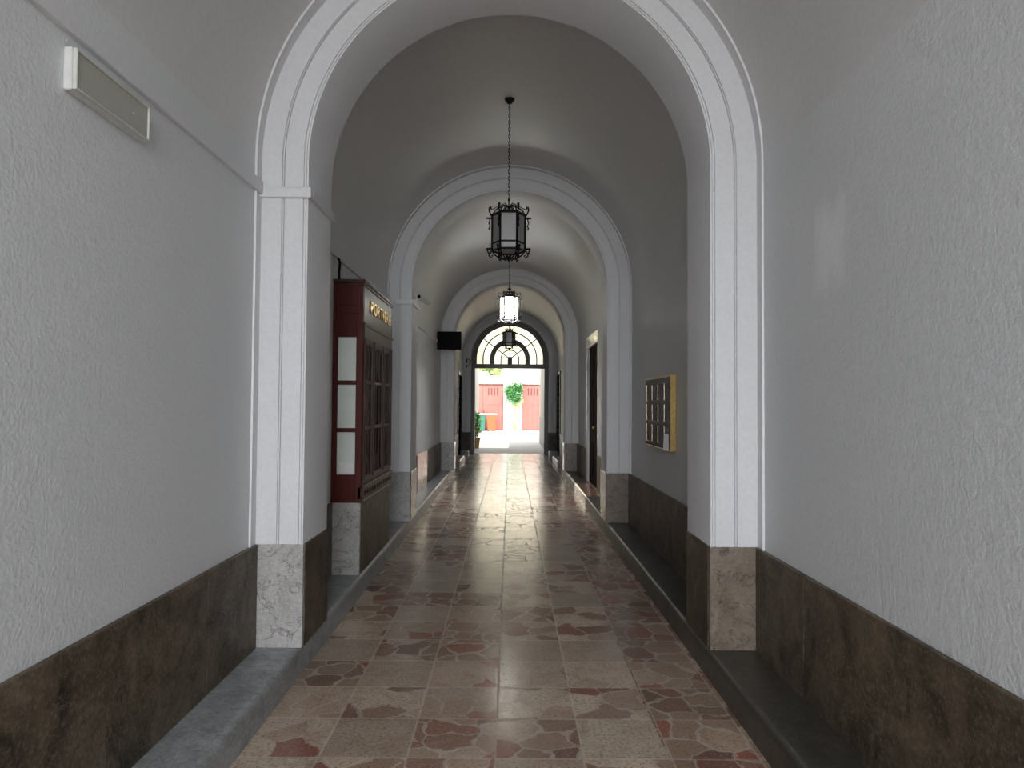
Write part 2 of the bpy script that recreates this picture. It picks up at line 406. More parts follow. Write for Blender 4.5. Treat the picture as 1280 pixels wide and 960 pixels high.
# ------------------------------------------------------------------ arches on pilasters
def sweep_arch(prof, z0, cx=CX, sp=SP, n=72, closed=True):
    """prof: list of (r,y) swept up the left leg, over the arch and down the right leg"""
    m = MB(); path = [(-1, 0, z0, 0)] ; k = len(prof); vs = []
    secs = []
    secs.append([(cx - r, y, z0) for r, y in prof])
    for i in range(n + 1):
        a = PI - PI * i / n
        secs.append([(cx + r * math.cos(a), y, sp + r * math.sin(a)) for r, y in prof])
    secs.append([(cx + r, y, z0) for r, y in prof])
    for s_ in secs: vs += s_
    fs = []
    for i in range(len(secs) - 1):
        for j in range(k if closed else k - 1):
            j2 = (j + 1) % k
            fs.append((i * k + j, i * k + j2, (i + 1) * k + j2, (i + 1) * k + j))
    if closed: fs += [tuple(range(k)), tuple((len(secs) - 1) * k + j for j in range(k))[::-1]]
    return m.add(vs, fs)
def arch_profile(y0, y1, ri, ro):
    w_ = ro - ri; q = lambda t: ro - w_ * t
    return [(ro, y0), (q(.475), y0), (q(.482), y0 + .013), (q(.50), y0 + .013), (q(.507), y0), (q(.515), y0), (q(.522), y0 + .013), (q(.532), y0 + .013), (q(.54), y0),
            (q(.90), y0), (q(.905), y0 + .012), (q(.935), y0 + .012), (q(.94), y0 - .004), (q(.958), y0 - .004), (q(.963), y0 + .004), (q(.972), y0 + .004), (q(.976), y0), (ri + .001, y0), (ri, y0 + .003),
            (ri, y1 - .003), (ri + .003, y1), (ro, y1)]
AN = ['nearest wide white plaster arch on pilasters', 'second white plaster arch just past the porter booth', 'third white plaster arch under the television']
for i, (a, b) in enumerate(ARCH):
    ar = sweep_arch(arch_profile(a, b, RI, HW + .02), DZ).build('trim_%d' % (i + 1), M['arch'], smooth=30, origin=(CX, a, 0))
    struct(ar)
    for sg in (-1, 1):
        x0, x1 = CX + sg * RI, CX + sg * HW
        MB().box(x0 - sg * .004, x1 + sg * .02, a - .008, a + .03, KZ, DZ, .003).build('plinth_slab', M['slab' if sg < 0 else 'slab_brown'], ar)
        MB().box(x0 - sg * .008, x1 + sg * .02, a + .0305, b + .006, KZ, DZ, .003).build('plinth_cladding', M['dado' if i == 0 else 'dado_polished'], ar)
    # raised strip with a bead on wall and vault in front of and behind the arch
    for yy, sgn in ((a, -1), (b, 1)):
        r0 = HW - .004
        st = sweep_arch([(HW + .01, yy), (r0, yy), (r0, yy + sgn * .085), (r0 - .008, yy + sgn * .088), (r0 - .008, yy + sgn * .100), (HW + .01, yy + sgn * .104)], DZ)
        st.build('edge_bead', M['arch'], ar, smooth=30)
# arch of the courtyard portal
pr = 1.235
ar4 = sweep_arch(arch_profile(22.1, YE + .45, pr, HW + .02), .72).build('trim_4', M['arch'], smooth=30, origin=(CX, 22.1, 0)); struct(ar4)
for sg in (-1, 1):
    MB().box(CX + sg * (pr - .006), CX + sg * (HW + .02), 22.09, YE + .45, 0, .72, .003).build('plinth_cladding', M['dado'], ar4)

# dado of dark marble between the pilasters
segsL = [(Y0, 4.18), (4.74, 5.93), (7.42, 8.65), (9.21, 11.36), (12.72, 15.29), (15.86, 20.3), (21.6, 22.08)]
segsR = [(Y0, 4.18), (4.74, 8.65), (9.21, DY0 - .045), (DY1 + .235, 15.29), (15.86, 20.6), (21.9, 22.08)]
def dado(segs, x, sg, name):
    m = MB()
    for a, b in segs:
        t = a
        while t < b - .01:                       # slabs of about 1.6 m
            e = min(b, t + 1.62)
            m.box(x + sg * .05, x - sg * .022, t + .001, e - .001, 0, DZ, .004); t = e
    struct(m.build(name, M['dado']))
dado(segsL, L, -1, 'baseboard_left'); dado(segsR, R, 1, 'baseboard_right')
struct(MB().box(L - .05, L + .023, 11.361, 12.719, KZ, DZ + .005, .004).build('trim_5', M['redstone']))  # red panel colour stands in for a coppery reflection on the dado

# kerbs along both sides
def kerb(name, sg, ya, yb, mat):
    """rounded nosing towards the aisle"""
    edge = lambda y: CX + (sg * (1.19 + .045 * max(0, min(1, (y - 2) / 14))) - .012)
    wallx = CX + sg * (HW + .0)
    prof = []
    for i in range(7):
        a = PI / 2 * i / 6
        prof.append((.035 * (1 - math.sin(a)), KZ - .035 * (1 - math.cos(a))))
    m = MB(); vs = []
    ys = [ya + (yb - ya) * i / 8 for i in range(9)]
    for y in ys:
        e = edge(y)
        sec = [(wallx, y, KZ)] + [(e + sg * d, y, z) for d, z in prof] + [(e, y, 0), (wallx, y, 0)]
        vs += sec
    k = len(sec); fs = []
    for i in range(8):
        for j in range(k): fs.append((i * k + j, i * k + (j + 1) % k, (i + 1) * k + (j + 1) % k, (i + 1) * k + j))
    fs += [tuple(range(k)), tuple(8 * k + j for j in range(k))[::-1]]
    m.add(vs, fs); return struct(m.build(name, mat, smooth=40))
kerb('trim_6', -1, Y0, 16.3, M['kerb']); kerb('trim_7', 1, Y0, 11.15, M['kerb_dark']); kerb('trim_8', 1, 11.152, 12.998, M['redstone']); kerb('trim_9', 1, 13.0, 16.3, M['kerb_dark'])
kerb('trim_10', -1, 17.9, 19.9, M['kerb']); kerb('trim_11', 1, 17.9, 19.9, M['kerb'])
kerb('trim_12', -1, 21.5, 22.08, M['kerb']); kerb('trim_13', 1, 21.5, 22.08, M['kerb'])

# cornice strip along the left wall, wrapping the pilasters
CZ0, CZ1 = 2.825, 2.885
m = MB()
for a, b in ((Y0, 1.9), (1.902, 4.17), (4.75, 8.64), (9.22, 15.28), (15.87, 22.08)):
    m.box(L - .01, L + .022, a, b, CZ0 + .015, CZ1 + .035, .004)
for a, b in ARCH:
    m.box(L - .01, CX - RI + .022, a - .028, a + .02, CZ0, CZ1, .004)
    m.box(CX - RI - .02, CX - RI + .022, a + .02, b + .02, CZ0, CZ1, .004)
m.box(L - .01, CX - pr + .02, 22.07, 22.12, CZ0, CZ1, .004)
struct(m.build('trim_14', M['arch']))

# ------------------------------------------------------------------ courtyard portal with fanlight
d1 = bpy.data.objects.new('door_1', None); COL.objects.link(d1); d1.location = (CX, 22.52, 0); struct(d1, 'brown wooden portal frame standing open to the courtyard under an arched fanlight')
ya, yb = 22.46, 22.6
fr = MB()
fo, fi, jo = 1.233, 1.06, 1.105
sec = [(fo, ya), (fi + .03, ya), (fi, ya + .03), (fi, yb), (fo, yb)]
m = sweep_arch(sec, 2.76)
m.build('arch_frame', M['doorwood'], d1, smooth=30)
for sg in (-1, 1):
    MB().box(CX + sg * jo, CX + sg * fo, ya, yb, 0, 2.76, .008).build('jamb', M['doorwood'], d1)
MB().box(CX - fo, CX + fo, ya - .015, yb, 2.745, 2.885, .01).build('lintel', M['doorwood'], d1)
def arcbar(r0, r1, zb, y0_, y1_):
    return sweep_arch([(r1, y0_), (r0, y0_), (r0, y1_), (r1, y1_)], zb, n=48)
ym = 22.50
arcbar(.49, .64, 2.88, ym - .025, ym + .05).build('arched_rail', M['doorwood'], d1)
g = arcbar(.838, .878, 2.88, ym, ym + .03); g.build('glazing_bar', M['doorwood'], d1)
g = arcbar(.268, .305, 2.88, ym, ym + .03); g.build('glazing_bar', M['doorwood'], d1)
MB().box(CX - .075, CX + .075, ym - .01, ym + .04, 2.88, 3.12, .01).build('hub_block', M['doorwood'], d1)
for an, r0, r1 in ((37.5, .63, 1.07), (142.5, .63, 1.07), (90, .63, 1.07), (37.5, .09, .5), (142.5, .09, .5), (90, .06, .5)):
    q = math.radians(an); c_, s_ = math.cos(q), math.sin(q); t = .018
    pl = [(CX + c_ * r0 - s_ * t, SP + s_ * r0 + c_ * t), (CX + c_ * r0 + s_ * t, SP + s_ * r0 - c_ * t), (CX + c_ * r1 + s_ * t, SP + s_ * r1 - c_ * t), (CX + c_ * r1 - s_ * t, SP + s_ * r1 + c_ * t)]
    MB().prism(pl, lambda a, b, d: (a, d, b), ym + .002, ym + .028).build('glazing_bar', M['doorwood'], d1)
pl = [(CX - 1.075, 2.87)] + [(CX + x, z) for x, z in arcpts(1.075, SP, 48)] + [(CX + 1.075, 2.87)]
MB().prism(pl, lambda a, b, d: (a, d, b), ym + .031, ym + .037).build('fanlight_glass', M['fanglass'], d1, smooth=0)

# ------------------------------------------------------------------ side doors
# doorway in the right wall past the second arch: cream marble casing, interior shade put into near-black leaves
d2 = bpy.data.objects.new('door_2', None); COL.objects.link(d2); d2.location = (R, 12.6, KZ); struct(d2, 'dark side doorway in the right wall with a polished cream marble casing')
MB().box(R - .012, R + .012, DY0, DY1, DT, DT + .205, .003).build('casing_header', M['casing'], d2)
for a, b in ((DY0 - .04, DY0 - .001), (DY1 + .001, DY1 + .23)):
    MB().box(R - .012, R + .012, a, b, KZ, DT + .205, .003).build('casing_jamb', M['casing'], d2)
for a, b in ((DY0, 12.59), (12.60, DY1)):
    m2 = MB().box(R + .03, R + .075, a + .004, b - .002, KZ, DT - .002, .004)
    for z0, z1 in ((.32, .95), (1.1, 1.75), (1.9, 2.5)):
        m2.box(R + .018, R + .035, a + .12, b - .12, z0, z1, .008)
    m2.build('door_leaf', M['shade_wood'], d2)
MB().ball((R + .012, 12.53, 1.2), .028).build('knob', M['brass'], d2)
MB().box(R + .0, R + .3, DY0, DY1, 0, KZ, .003).build('threshold', M['stone_step'], d2)
# closed dark doors near the courtyard end, one on each side
for nm, x, sg, a, b, t, lb in (('door_3', L, -1, 20.3, 21.6, 2.45, 'dark door in the left wall beside the courtyard portal'), ('door_4', R, 1, 20.6, 21.9, 2.5, 'dark door in the right wall beside the courtyard portal')):
    d = bpy.data.objects.new(nm, None); COL.objects.link(d); d.location = (x, (a + b) / 2, 0); struct(d, lb)
    m = MB().box(x + sg * .10, x + sg * .15, a + .01, b - .01, 0, t - .01, .004)
    for z0, z1 in ((.2, .95), (1.1, 2.2)):
        for p, q in ((a + .1, (a + b) / 2 - .06), ((a + b) / 2 + .06, b - .1)):
            m.box(x + sg * .085, x + sg * .105, p, q, z0, z1, .008)
    m.build('door_leaf', M['darkwood'], d)
    m = MB(); m.box(x + sg * .28, x - sg * .03, a - .1, a, 0, t + .1, .006); m.box(x + sg * .28, x - sg * .03, b, b + .1, 0, t + .1, .006); m.box(x + sg * .28, x - sg * .03, a, b, t, t + .1, .006)
    m.build('door_casing', M['darkwood'], d)
    MB().ball((x + sg * .07, a + .2, 1.05), .03).build('knob', M['brass'], d)

# ------------------------------------------------------------------ lanterns
def tri_curl(c, d, pts, r, n=6):
    """curve in the vertical plane through axis c with radial direction d; pts (rho,z)"""
    return [(c[0] + d[0] * p, c[1] + d[1] * p, c[2] + z) for p, z in pts]
def make_lantern(loc, top, label, lit=False):
    x, y, zb = loc                 # zb: lowest point
    t = thing('lantern', (x, y, zb), label, 'lantern', 'wrought iron lanterns hanging down the passage')
    c = (x, y, zb)
    RC = .157
    hexp = lambda r, k: (math.cos(PI / 3 * k) * r, math.sin(PI / 3 * k) * r)
    def ring(r, z, th):
        return MB().tube([(x + hexp(r, k)[0], y + hexp(r, k)[1], zb + z) for k in range(6)], th, 6, closed=True)
    z_lo, z_mid, z_hi = .095, .165, .44
    MB().lathe([(.006, -.05), (.02, -.045), (.045, -.012), (.05, 0)], (x, y, top), 16).build('ceiling_rose', M['iron'], t)
    # chain of oval links
    ch = MB(); zz = top - .04; i = 0
    while zz > zb + .585:
        pts = []
        for k in range(10):
            q = 2 * PI * k / 10; a, b = math.cos(q) * .008, math.sin(q) * .021
            pts.append((x + (a if i % 2 else 0), y + (0 if i % 2 else a), zz - .018 + b))
        ch.tube(pts, .0034, 5, closed=True); zz -= .034; i += 1
    o = ch.build('chain', M['iron'], t); 
    MB().tube([(x, y, zb + .60), (x, y, zb + .50)], .006, 8).build('stem', M['iron'], t)
    for z_, th_ in ((z_hi, .0125), (z_mid, .009), (z_lo, .011)): ring(RC, z_, th_).build('cage_ring', M['iron'], t)
    MB().lathe([(.135, z_hi + .012), (.13, z_hi + .02), (.05, z_hi + .05), (.012, z_hi + .06)], (x, y, zb), 6).build('cap', M['iron'], t)  # cap added to keep the lamp's light off the vault crown
    for k in range(6):
        dx, dy = hexp(1, k)
        MB().tube([(x + dx * RC, y + dy * RC, zb + z_lo), (x + dx * RC, y + dy * RC, zb + z_hi + .01)], .0115, 6).build('post', M['iron'], t)
        # pane between post k and k+1
        p0, p1 = hexp(RC - .006, k), hexp(RC - .006, k + 1)
        n_ = Vector(((p0[0] + p1[0]) / 2, (p0[1] + p1[1]) / 2, 0)).normalized() * .004
        vs = []
        for e in (0, 1):
            for (px, py) in (p0, p1):
                for z in (z_lo + .004, z_hi):
                    vs.append((x + px - n_.x * e, y + py - n_.y * e, zb + z))
        MB().add(vs, [(0, 2, 3, 1), (4, 5, 7, 6), (0, 1, 5, 4), (2, 6, 7, 3), (0, 4, 6, 2), (1, 3, 7, 5)]).build('glass_pane', M['lampglass_lit'] if lit else M['lampglass'], t, smooth=0)
        # spikes at two heights, scrolls above and below
        d = (dx, dy)
        def part(nm, pts, r_, n_=6):
            MB().tube(tri_curl(c, d, pts, 0), r_, n_).build(nm, M['iron'], t)
        part('spike', [(RC - .01, z_hi - .03), (.215, z_hi - .03)], [.011, .009])
        part('spike', [(RC - .01, z_lo + .02), (.212, z_lo + .02)], [.011, .009])
        part('top_rib', [(RC, z_hi), (.13, z_hi + .045), (.09, z_hi + .075), (.05, z_hi + .088), (.012, z_hi + .085), (.004, z_hi + .06)], .007)
        part('scroll', [(RC, z_hi - .02), (.178, z_hi + .015), (.190, z_hi + .05), (.185, z_hi + .075), (.172, z_hi + .08), (.168, z_hi + .066), (.178, z_hi + .06)], .0075)
        part('stay', [(.172, z_hi + .05), (.12, z_hi + .075), (.07, z_hi + .10), (.03, z_hi + .09)], .004, 5)
        part('pendant_leaf', [(.178, z_hi - .03), (.19, z_hi - .08), (.178, z_hi - .105), (.19, z_hi - .13), (.183, z_hi - .145), (.175, z_hi - .135)], .0062, 5)
        part('bottom_rib', [(RC, z_lo), (.135, z_lo - .035), (.10, z_lo - .06), (.06, z_lo - .078), (.025, z_lo - .07), (.018, z_lo - .05), (.028, z_lo - .04)], .0075)
        part('scroll', [(.205, z_lo + .015), (.195, z_lo - .015), (.175, z_lo - .025), (.165, z_lo - .008), (.178, z_lo - .002)], .0075)
        part('scroll', [(.19, z_lo - .012), (.185, z_lo - .05), (.16, z_lo - .065), (.148, z_lo - .048), (.162, z_lo - .04)], .007)
    MB().lathe([(.004, -.1), (.012, -.085), (.018, -.065), (.012, -.05)], (x, y, zb + z_lo), 10).build('finial', M['iron'], t)
    return t
LX = CX - .012
make_lantern((LX, 6.7, 2.972), SP + HW, 'nearest black iron lantern, hanging unlit on a long chain')
make_lantern((LX, 11.7, 2.945), SP + HW, 'middle iron lantern glowing bright white', True)
make_lantern((LX - .01, 17.8, 2.985), SP + HW, 'farthest iron lantern, unlit, in front of the arched fanlight')


# ------------------------------------------------------------------ porter booth on the left
bx0, bx1, by0, by1 = L + .001, CX - 1.235, 5.95, 7.40
bt = thing('porter_booth', ((bx0 + bx1) / 2, (by0 + by1) / 2, KZ), 'red-brown glazed wooden porter booth with brass letters, on a stone base by the left wall', 'booth')
MB().box(bx0, bx1 - .008, by0, by0 + .04, KZ, .765, .004).build('base_slab', M['slab'], bt)
MB().box(bx0, bx1 - .008, by0 + .041, by1, KZ, .765, .004).build('base_cladding', M['dado'], bt)
# near end panel with three panes
zs = [1.0, 1.373, 1.78, 2.155]
m = MB(); e0, e1 = by0 - .012, by0 + .03
px0, px1 = L + .045, CX - 1.235 - .055
m.box(bx0, px0, e0, e1, .766, 2.62, .004); m.box(px1, bx1, e0, e1, .766, 2.62, .004)
m.box(px0, px1, e0, e1, .766, 1.0); m.box(px0, px1, e0, e1, 2.16, 2.62)
m.box(px0, px1, e0 + .004, e1, 1.373 - .018, 1.373 + .018); m.box(px0, px1, e0 + .004, e1, 1.775 - .018, 1.775 + .018)
m.box(bx0 + .03, bx1 - .03, e0 - .008, e0 + .004, 2.36, 2.375, .003); m.box(bx0 + .03, bx1 - .03, e0 - .008, e0 + .004, 2.42, 2.43, .003)
m.box(bx0, bx1 + .004, e0 - .01, e0 + .004, .766, .80, .004)
m.build('end_panel', M['redwood'], bt)
for a, b in ((1.0, 1.355), (1.391, 1.757), (1.793, 2.16)):
    MB().box(px0, px1, by0 + .008, by0 + .014, a, b).build('side_pane', M['pale_mint'], bt, smooth=0)
MB().box(px0 + .02, px1 - .012, by0 + .001, by0 + .005, 1.012, 1.10).build('notice_card', M['paper'], bt, smooth=0)
# far end panel and top
MB().box(bx0, bx1, by1 - .03, by1, .766, 2.62, .004).build('far_panel', M['redwood'], bt)
m = MB().box(bx0, bx1 + .02, by0 - .03, by1 + .02, 2.62, 2.65, .006).box(bx0, bx1 + .008, by0 - .018, by1 + .01, 2.60, 2.62, .004)
m.build('cornice', M['darkwood'], bt)
MB().box(bx1 - .03, bx1, by0 + .031, by1 - .031, 2.29, 2.60, .004).build('sign_board', M['darkwood'], bt)
m = MB().box(bx1 - .02, bx1 + .016, by0 - .012, by1, 2.262, 2.288, .006).box(bx1 - .03, bx1 + .004, by0 + .031, by1 - .031, 2.16, 2.262, .004)
m.build('transom_rail', M['darkwood'], bt)
# front window: stiles, rails, arched heads
m = MB(); wy = [by0 + .031, 6.42, 6.93, by1 - .031]
cw = .028
for y in (wy[0] + .03, wy[1], wy[2], wy[3] - .03):
    m.box(bx1 - .03, bx1 + .004, y - cw, y + cw, .95, 2.16, .004)
    m.box(bx1, bx1 + .014, y - .009, y + .009, .95, 2.16, .004)
for z in (1.385, 1.785):
    m.box(bx1 - .028, bx1 + .002, wy[0], wy[3], z - .014, z + .014, .003)
for i in range(3):
    a, b = wy[i] + .05, wy[i + 1] - .03
    hp = [(a, 2.16), (a, 2.06)] + [((a + b) / 2 - (b - a) / 2 * math.cos(PI * k / 12), 2.06 + .055 * math.sin(PI * k / 12)) for k in range(13)] + [(b, 2.06), (b, 2.16)]
    for k in range(len(hp) - 1):
        (p, q), (p2, q2) = hp[k], hp[k + 1]
        if abs(p2 - p) > 1e-6: m.box(bx1 - .026, bx1, p, p2, min(q, q2), 2.161)
    ym_ = (a + b) / 2
    for kk in range(1, 3):                         # slim vertical glazing bars
        yy = a + (b - a) * kk / 3
        m.box(bx1 - .02, bx1 - .004, yy - .006, yy + .006, .95, 2.1, .002)
m.box(bx1 - .03, bx1 + .004, wy[0], wy[3], .90, .975, .004)
m.build('window_frame', M['darkwood'], bt)
for i in range(3):
    for j, (z0, z1) in enumerate(((.975, 1.375), (1.395, 1.775), (1.795, 2.1))):
        MB().box(bx1 - .0125, bx1 - .0095, wy[i] + .058, wy[i + 1] - .028, z0, z1).build('front_pane', M['glass'], bt, smooth=0)
# pleated curtain behind the panes
cp = [(by0 + .04 + (by1 - by0 - .08) * k / 120, bx1 - .045 + .009 * math.cos(k * PI / 2.)) for k in range(121)]
vs = [(x, y, z) for z in (.95, 2.15) for y, x in cp]; vs += [(x - .003, y, z) for z in (.95, 2.15) for y, x in cp]
fs = [(k, k + 1, 121 + k + 1, 121 + k) for k in range(120)] + [(242 + k, 363 + k, 363 + k + 1, 242 + k + 1) for k in range(120)]
MB().add(vs, fs).build('curtain', M['curtain'], bt, smooth=60)
# carved sill rail with a row of bosses
m = MB().box(bx1 - .03, bx1 + .012, by0 - .012, by1, .766, .90, .006).box(bx1 - .0, bx1 + .022, by0 - .014, by1, .885, .905, .004).box(bx1, bx1 + .022, by0 - .014, by1, .766, .784, .004)
for k in range(12):
    m.ball((bx1 + .012, by0 + .1 + k * .113, .835), .024, 10, 6, (.5, 1.5, 1))
m.build('carved_sill', M['darkwood'], bt)
# raised letters
cu = bpy.data.curves.new('letters', 'FONT'); cu.body = 'PORTIERE'; cu.size = .155; cu.extrude = .006; cu.bevel_depth = .001; cu.space_character = 1.22
tmp = bpy.data.objects.new('letters', cu); COL.objects.link(tmp)
bpy.context.view_layer.update()
dg = bpy.context.evaluated_depsgraph_get()
me = bpy.data.meshes.new_from_object(tmp.evaluated_get(dg))
bpy.data.objects.remove(tmp)
xs = [q.co.x for q in me.vertices]; sc = 1.0 / (max(xs) - min(xs)); x_min = min(xs)
o = bpy.data.objects.new('lettering', me); me.materials.clear(); me.materials.append(M['brass']); COL.objects.link(o); o.parent = bt
for q in me.vertices:
    a, b, cc = (q.co.x - x_min) * sc, q.co.y, q.co.z
    q.co = Vector((bx1 + .006 + cc, 6.23 + a, 2.40 + b)) - worldloc(bt)
me.update(); o['label'] = 'raised brass letters reading PORTIERE'
# black cables dropping from the strip into the booth
cb = MB()
for k, (dx, dy) in enumerate(((0.012, 5.99), (.012, 6.03))):
    cb.tube([(L + dx + .012, dy, 2.845), (L + dx + .02, dy + .012, 2.80), (L + dx + .016, dy + .004, 2.72), (L + dx + .02, dy, 2.648)], .006, 6)
tag(cb.build('cable', M['black']), 'pair of black cables hanging from the wall strip into the booth top', 'cable')

# ------------------------------------------------------------------ mailboxes on the right wall
mx, my0, my1, mz0, mz1 = R - .05, 6.26, 7.40, 1.185, 1.875
mb = thing('mailbox_panel', (R, (my0 + my1) / 2, mz0), 'brass-framed dark bank of twelve mailboxes on the right wall', 'mailbox')
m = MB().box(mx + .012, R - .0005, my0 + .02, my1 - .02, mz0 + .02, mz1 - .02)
m.build('back_box', M['dim_brass'], mb)
m = MB(); fw = .015
m.box(mx - .004, R - .0005, my0, my0 + fw, mz0, mz1, .004); m.box(mx - .004, R - .0005, my1 - fw, my1, mz0, mz1, .004)
m.box(mx - .004, R - .0005, my0 + fw, my1 - fw, mz0, mz0 + fw, .004); m.box(mx - .004, R - .0005, my0 + fw, my1 - fw, mz1 - fw, mz1, .004)
m.build('outer_frame', M['brass'], mb)
cwid = (my1 - my0 - 2 * fw) / 4; rows = [(1.245, 1.405), (1.455, 1.605), (1.655, 1.80)]
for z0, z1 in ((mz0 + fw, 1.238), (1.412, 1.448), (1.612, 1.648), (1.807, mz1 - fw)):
    MB().box(mx, mx + .02, my0 + fw, my1 - fw, z0, z1, .004).build('cross_rail', M['dim_brass'], mb)
for i in range(4):
    ya_ = my0 + fw + i * cwid
    for z0, z1 in rows:
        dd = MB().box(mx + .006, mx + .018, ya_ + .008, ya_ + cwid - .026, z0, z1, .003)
        d_ = dd.build('mailbox_door', M['dim_brass'], mb)
        MB().box(mx + .001, mx + .007, ya_ + .05, ya_ + cwid - .07, z1 - .045, z1 - .025, .002).build('letter_slot', M['dim_brass'], d_)
        MB().tube([(mx + .007, ya_ + cwid - .055, (z0 + z1) / 2), (mx - .002, ya_ + cwid - .055, (z0 + z1) / 2)], .007, 10).build('lock', M['dim_brass'], d_)
        MB().tube([(mx + .006, ya_ + cwid - .012, z0 - .003), (mx + .006, ya_ + cwid - .012, z1 + .003)], .0055, 10).build('hinge_bar', M['palebrass'], mb)
pp = MB(); vs = []
for (y, z, dx) in ((6.29, 1.195, -.004), (6.36, 1.195, -.036), (6.345, 1.345, -.03), (6.30, 1.345, -.004)): vs.append((mx - .006 + dx, y, z))
vs += [(x - .003, y, z) for x, y, z in vs]
pp.add(vs, [(0, 1, 2, 3), (7, 6, 5, 4), (0, 4, 5, 1), (1, 5, 6, 2), (2, 6, 7, 3), (3, 7, 4, 0)])
tag(pp.build('hanging_leaflet', M['paper'], smooth=0), 'white leaflet stuck in the lower corner of the mailbox bank', 'paper')

# ------------------------------------------------------------------ emergency light on the left wall
ey0, ey1, ez0, ez1 = 2.325, 2.81, 2.643, 2.788
el = thing('emergency_wall_lamp', (L, (ey0 + ey1) / 2, ez0), 'flat white emergency light with grey diffuser, high on the near left wall', 'emergency light')
MB().box(L + .0005, L + .03, ey0, ey1, ez0, ez1, .004).build('housing', M['whiteplastic'], el)
m = MB(); t_ = .012
m.box(L + .0305, L + .045, ey0 + .002, ey0 + t_, ez0 + .002, ez1 - .002, .003); m.box(L + .0305, L + .045, ey1 - t_, ey1 - .002, ez0 + .002, ez1 - .002, .003)
m.box(L + .0305, L + .045, ey0 + t_, ey1 - t_, ez0 + .002, ez0 + t_, .003); m.box(L + .0305, L + .045, ey0 + t_, ey1 - t_, ez1 - t_, ez1 - .002, .003)
m.build('rim', M['greyplastic'], el)
kd = N('ribbed_grey_diffuser'); kd.base((.42, .41, .36)).set(rough=.25, spec=.5)
wv = kd.n('ShaderNodeTexWave', bands_direction='Y'); kd.l(kd.tc(), wv.inputs[0]); wv.inputs['Scale'].default_value = 60; kd.bump(wv.outputs[1], .3, .002)
MB().box(L + .031, L + .040, ey0 + t_, ey1 - t_, ez0 + t_, ez1 - t_, .003).build('diffuser', kd.m, el)
MB().ball((L + .041, ey1 - .12, ez0 + .07), .004, 8, 5).build('indicator_led', M['whiteplastic'], el)

# ------------------------------------------------------------------ television on a bracket, left wall before the third arch
tv = thing('wall_mounted_tv', (L + .24, 14.3, 2.71), 'black flat television on a bracket high on the left wall', 'television')
m = MB().box(L + .012, L + .505, 14.285, 14.325, 2.705, 3.075, .006)
m.build('casing', M['black'], tv)
MB().box(L + .024, L + .493, 14.281, 14.2845, 2.72, 3.063).build('screen', simple('dark_screen', (.003, .003, .0035), .5, 0, .1, spec=.05), tv, smooth=0)
m = MB().box(L + .16, L + .34, 14.3255, 14.345, 2.82, 2.97, .004).tube([(L + .25, 14.345, 2.9), (L + .25, 14.42, 2.9), (L + .02, 14.42, 2.9)], .016, 8).box(L + .0005, L + .02, 14.34, 14.5, 2.80, 3.0, .004)
m.build('bracket', M['black'], tv)

# ------------------------------------------------------------------ security camera on the second pilaster
px = CX - RI
sc_ = thing('security_camera', (px, 8.93, 2.90), 'small white bullet security camera on the second left pilaster', 'camera')
MB().tube([(px + .0005, 8.93, 2.965), (px + .018, 8.93, 2.965)], .035, 16).build('mount_plate', M['whiteplastic'], sc_)
MB().tube([(px + .018, 8.93, 2.965), (px + .06, 8.93, 2.955), (px + .085, 8.93, 2.935)], .011, 8).build('arm', M['whiteplastic'], sc_)
a, b = Vector((px + .06, 8.86, 2.945)), Vector((px + .155, 9.06, 2.905)); d = (b - a).normalized()
MB().tube([a, a + (b - a) * .95, b], [.026, .028, .026], 16).build('body', M['whiteplastic'], sc_)
MB().tube([b - d * .005, b + d * .012], .021, 16).build('lens', M['black'], sc_)
MB().tube([a + Vector((0, -.015, .012)), a + Vector((.0, .004, .005))], .02, 12).build('junction_cap', M['black'], sc_)

# ------------------------------------------------------------------ iron wall bracket beside the far portal
wb = MB(); bx = CX - 1.36
pts = [(bx, 22.098, 2.98), (bx, 22.04, 3.0), (bx + .06, 21.99, 3.01), (bx + .12, 21.98, 2.98), (bx + .13, 21.98, 2.93), (bx + .10, 21.98, 2.91), (bx + .085, 21.98, 2.94)]
wb.tube(pts, .012, 8).tube([(bx, 22.098, 2.80), (bx + .02, 22.04, 2.78), (bx + .08, 21.99, 2.80), (bx + .12, 21.98, 2.93)], .01, 8).box(bx - .02, bx + .02, 22.085, 22.0985, 2.75, 3.02, .004)
tag(wb.build('wall_bracket', M['iron']), 'small scrolled iron bracket on the pilaster left of the courtyard portal', 'bracket')

# ------------------------------------------------------------------ courtyard
struct(MB().box(-14, 14, 23.0, 75, -.12, -.002).build('trim_20', M['paving'], smooth=0), 'pale paving of the courtyard')
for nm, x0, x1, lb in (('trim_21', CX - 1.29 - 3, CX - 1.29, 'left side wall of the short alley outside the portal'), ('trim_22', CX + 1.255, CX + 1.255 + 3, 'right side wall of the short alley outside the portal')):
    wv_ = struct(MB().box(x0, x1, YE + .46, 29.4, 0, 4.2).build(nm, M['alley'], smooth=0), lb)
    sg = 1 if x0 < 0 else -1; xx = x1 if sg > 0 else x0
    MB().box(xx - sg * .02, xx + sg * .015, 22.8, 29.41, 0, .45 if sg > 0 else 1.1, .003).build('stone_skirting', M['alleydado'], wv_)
GY = 43.0
gw = MB()
GL0, GL1, GR0, GR1, GH = -2.95, -.39, .75, 3.3, 2.79
gw.box(-12, GL0, GY, GY + .4, 0, 3.25); gw.box(GL1, GR0, GY, GY + .4, 0, 3.25); gw.box(GR1, 12, GY, GY + .4, 0, 3.25)
gw.box(GL0, GL1, GY, GY + .4, GH, 3.25); gw.box(GR0, GR1, GY, GY + .4, GH, 3.25); gw.box(-12, 12, GY - .06, GY + .46, 3.25, 3.36); gw.box(-12, 12, GY + .4, GY + 6, 0, 3.1)
struct(gw.build('wall_courtyard', M['limewash'], smooth=0))
